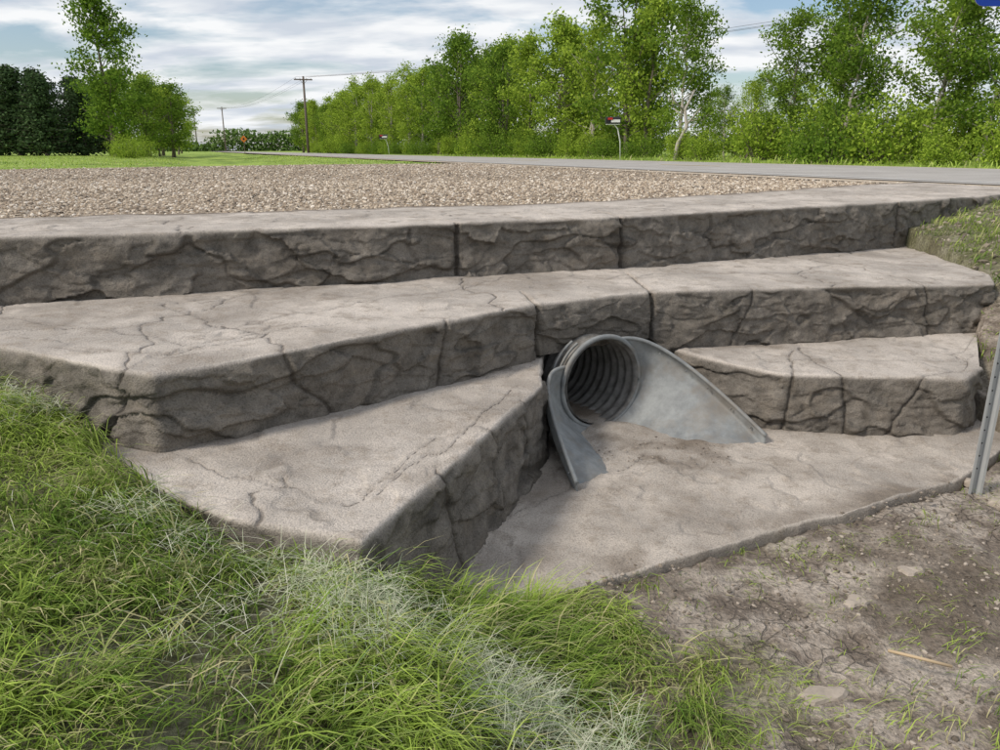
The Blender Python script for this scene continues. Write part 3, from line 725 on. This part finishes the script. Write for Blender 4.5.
o=mb.obj('dead_tree',[B_light]);o.location=(-.9,-1.5,0)
e=empty('warning_sign',(-35.2,108,1.0));mb=MB();mb.box((0,0,.9),(.07,.05,2.0));mb.obj('post',[wood],e)
mb=MB();q_=.48;mb.poly([(0,-.05,1.95-q_),(q_,-.05,1.95),(0,-.05,1.95+q_),(-q_,-.05,1.95)],0)
mb.poly([(0,-.055,1.75),(.16,-.055,1.95),(0,-.055,2.15),(-.16,-.055,1.95)],1)
mb.obj('panel',[simple('sign_orange',(.55,.17,.03),.5),mbk],e)
e=empty('road_sign',(2.22,3.2,0));mb=MB()
g0=float(G(np.array(2.2),np.array(3.2)));hgt=3.0
prof=[(-.04,.0),(-.028,.0),(-.016,.028),(.016,.028),(.028,.0),(.04,.0),(.04,-.004),(.025,-.004),(.013,.024),(-.013,.024),(-.025,-.004),(-.04,-.004)]
prof=[(a*.8,b*.8) for a,b in prof]
bb=len(mb.v)
for z in(g0-.3,hgt):
    for px,py in prof: mb.v.append((px,py,z))
n=len(prof)
for i in range(n): mb.f.append((bb+i,bb+(i+1)%n,bb+n+(i+1)%n,bb+n+i));mb.m.append(0);mb.sm.append(False)
mb.f.append(tuple(bb+n+i for i in range(n)));mb.m.append(0);mb.sm.append(False)
for i in range(44):
    z=.08+i*.0635;mb.poly([(.004*math.cos(a),.018,z+.004*math.sin(a)) for a in np.linspace(0,6.28,9)[:-1]],1)
M_post=simple('post_galvanised',(.45,.46,.46),.5,metal=.3)
p=mb.obj('steel_u_post',[M_post,mbk],e)
mb=MB();w,h,r_=.74,.45,.04
def rr(w,h,r_,y_):
    out=[]
    for cx,cy,a0 in((w/2-r_,h/2-r_,0),(-w/2+r_,h/2-r_,90),(-w/2+r_,-h/2+r_,180),(w/2-r_,-h/2+r_,270)):
        for a in np.linspace(a0,a0+90,5): out.append((cx+r_*math.cos(math.radians(a)),y_,2.258+cy+r_*math.sin(math.radians(a))))
    return out
F1=rr(w,h,r_,-.010);B1=rr(w,h,r_,-.006)
mb.poly(F1[::-1],0);mb.poly(B1,2)
for i in range(len(F1)): mb.poly([F1[i],F1[(i+1)%len(F1)],B1[(i+1)%len(F1)],B1[i]],2)
outer=rr(w-.05,h-.05,.035,-.012);inner=rr(w-.07,h-.07,.028,-.012)
for i in range(len(outer)): j=(i+1)%len(outer);mb.poly([outer[i],inner[i],inner[j],outer[j]],1)
o=mb.obj('sign_panel',[simple('sign_blue',(.01,.05,.35),.4),mwt,M_post],e);o.location=(-.02,0,0)

# ------------------------------------------------------------ sky, sun, camera
W=bpy.data.worlds.new('World');sc.world=W;W.use_nodes=True;nt=W.node_tree;N=nt.nodes;Lk=nt.links
bg=N['Background'];sky=N.new('ShaderNodeTexSky');sky.sky_type='NISHITA';sky.sun_disc=False
EL,AZ=math.radians(42),math.radians(-116)
sky.sun_elevation=EL;sky.sun_rotation=AZ;sky.air_density=1.0;sky.dust_density=1.2
tc=N.new('ShaderNodeTexCoord');sp=N.new('ShaderNodeSeparateXYZ');Lk.new(tc.outputs['Generated'],sp.inputs[0])
def m_(op,a,b):
    n=N.new('ShaderNodeMath');n.operation=op
    for i,v in((0,a),(1,b)):
        if isinstance(v,(int,float)): n.inputs[i].default_value=v
        else: Lk.new(v,n.inputs[i])
    return n.outputs[0]
zz=m_('ADD',m_('MAXIMUM',sp.outputs[2],0),.16)
cb=N.new('ShaderNodeCombineXYZ');Lk.new(m_('DIVIDE',sp.outputs[0],zz),cb.inputs[0]);Lk.new(m_('DIVIDE',sp.outputs[1],zz),cb.inputs[1])
mp=N.new('ShaderNodeMapping');mp.inputs['Scale'].default_value=(.9,1.5,1);mp.inputs['Rotation'].default_value=(0,0,.25);Lk.new(cb.outputs[0],mp.inputs[0])
nz=N.new('ShaderNodeTexNoise');nz.inputs['Scale'].default_value=1.3;nz.inputs['Detail'].default_value=6;nz.inputs['Roughness'].default_value=.58;nz.inputs['Distortion'].default_value=.3;Lk.new(mp.outputs[0],nz.inputs['Vector'])
cr=N.new('ShaderNodeValToRGB');cr.color_ramp.elements[0].position=.38;cr.color_ramp.elements[1].position=.54;Lk.new(nz.outputs['Fac'],cr.inputs[0])
nz2=N.new('ShaderNodeTexNoise');nz2.inputs['Scale'].default_value=2.4;nz2.inputs['Detail'].default_value=4;Lk.new(mp.outputs[0],nz2.inputs['Vector'])
cc=N.new('ShaderNodeValToRGB');cc.color_ramp.elements[0].position=.36;cc.color_ramp.elements[0].color=(5.0,5.45,6.1,1);cc.color_ramp.elements[1].position=.60;cc.color_ramp.elements[1].color=(7.6,7.7,7.8,1);Lk.new(nz2.outputs['Fac'],cc.inputs[0])
mx=N.new('ShaderNodeMix');mx.data_type='RGBA';Lk.new(cr.outputs[0],mx.inputs[0]);Lk.new(sky.outputs[0],mx.inputs[6]);Lk.new(cc.outputs[0],mx.inputs[7])
Lk.new(mx.outputs[2],bg.inputs[0]);bg.inputs[1].default_value=.125
sl=bpy.data.lights.new('sun','SUN');sl.energy=3.0;sl.angle=math.radians(10);sl.color=(1,.92,.81)
so=link(bpy.data.objects.new('sun',sl))
d=Vector((math.sin(AZ)*math.cos(EL),math.cos(AZ)*math.cos(EL),math.sin(EL)))
so.rotation_euler=d.to_track_quat('Z','Y').to_euler();so.location=(0,0,30)
cam=bpy.data.cameras.new('camera');cam.sensor_width=36;cam.lens=27;cam.clip_end=3000;cam.clip_start=.05
co=link(bpy.data.objects.new('camera',cam));co.location=(0,0,1.5);co.rotation_euler=(math.radians(90-16.7),0,0);sc.camera=co
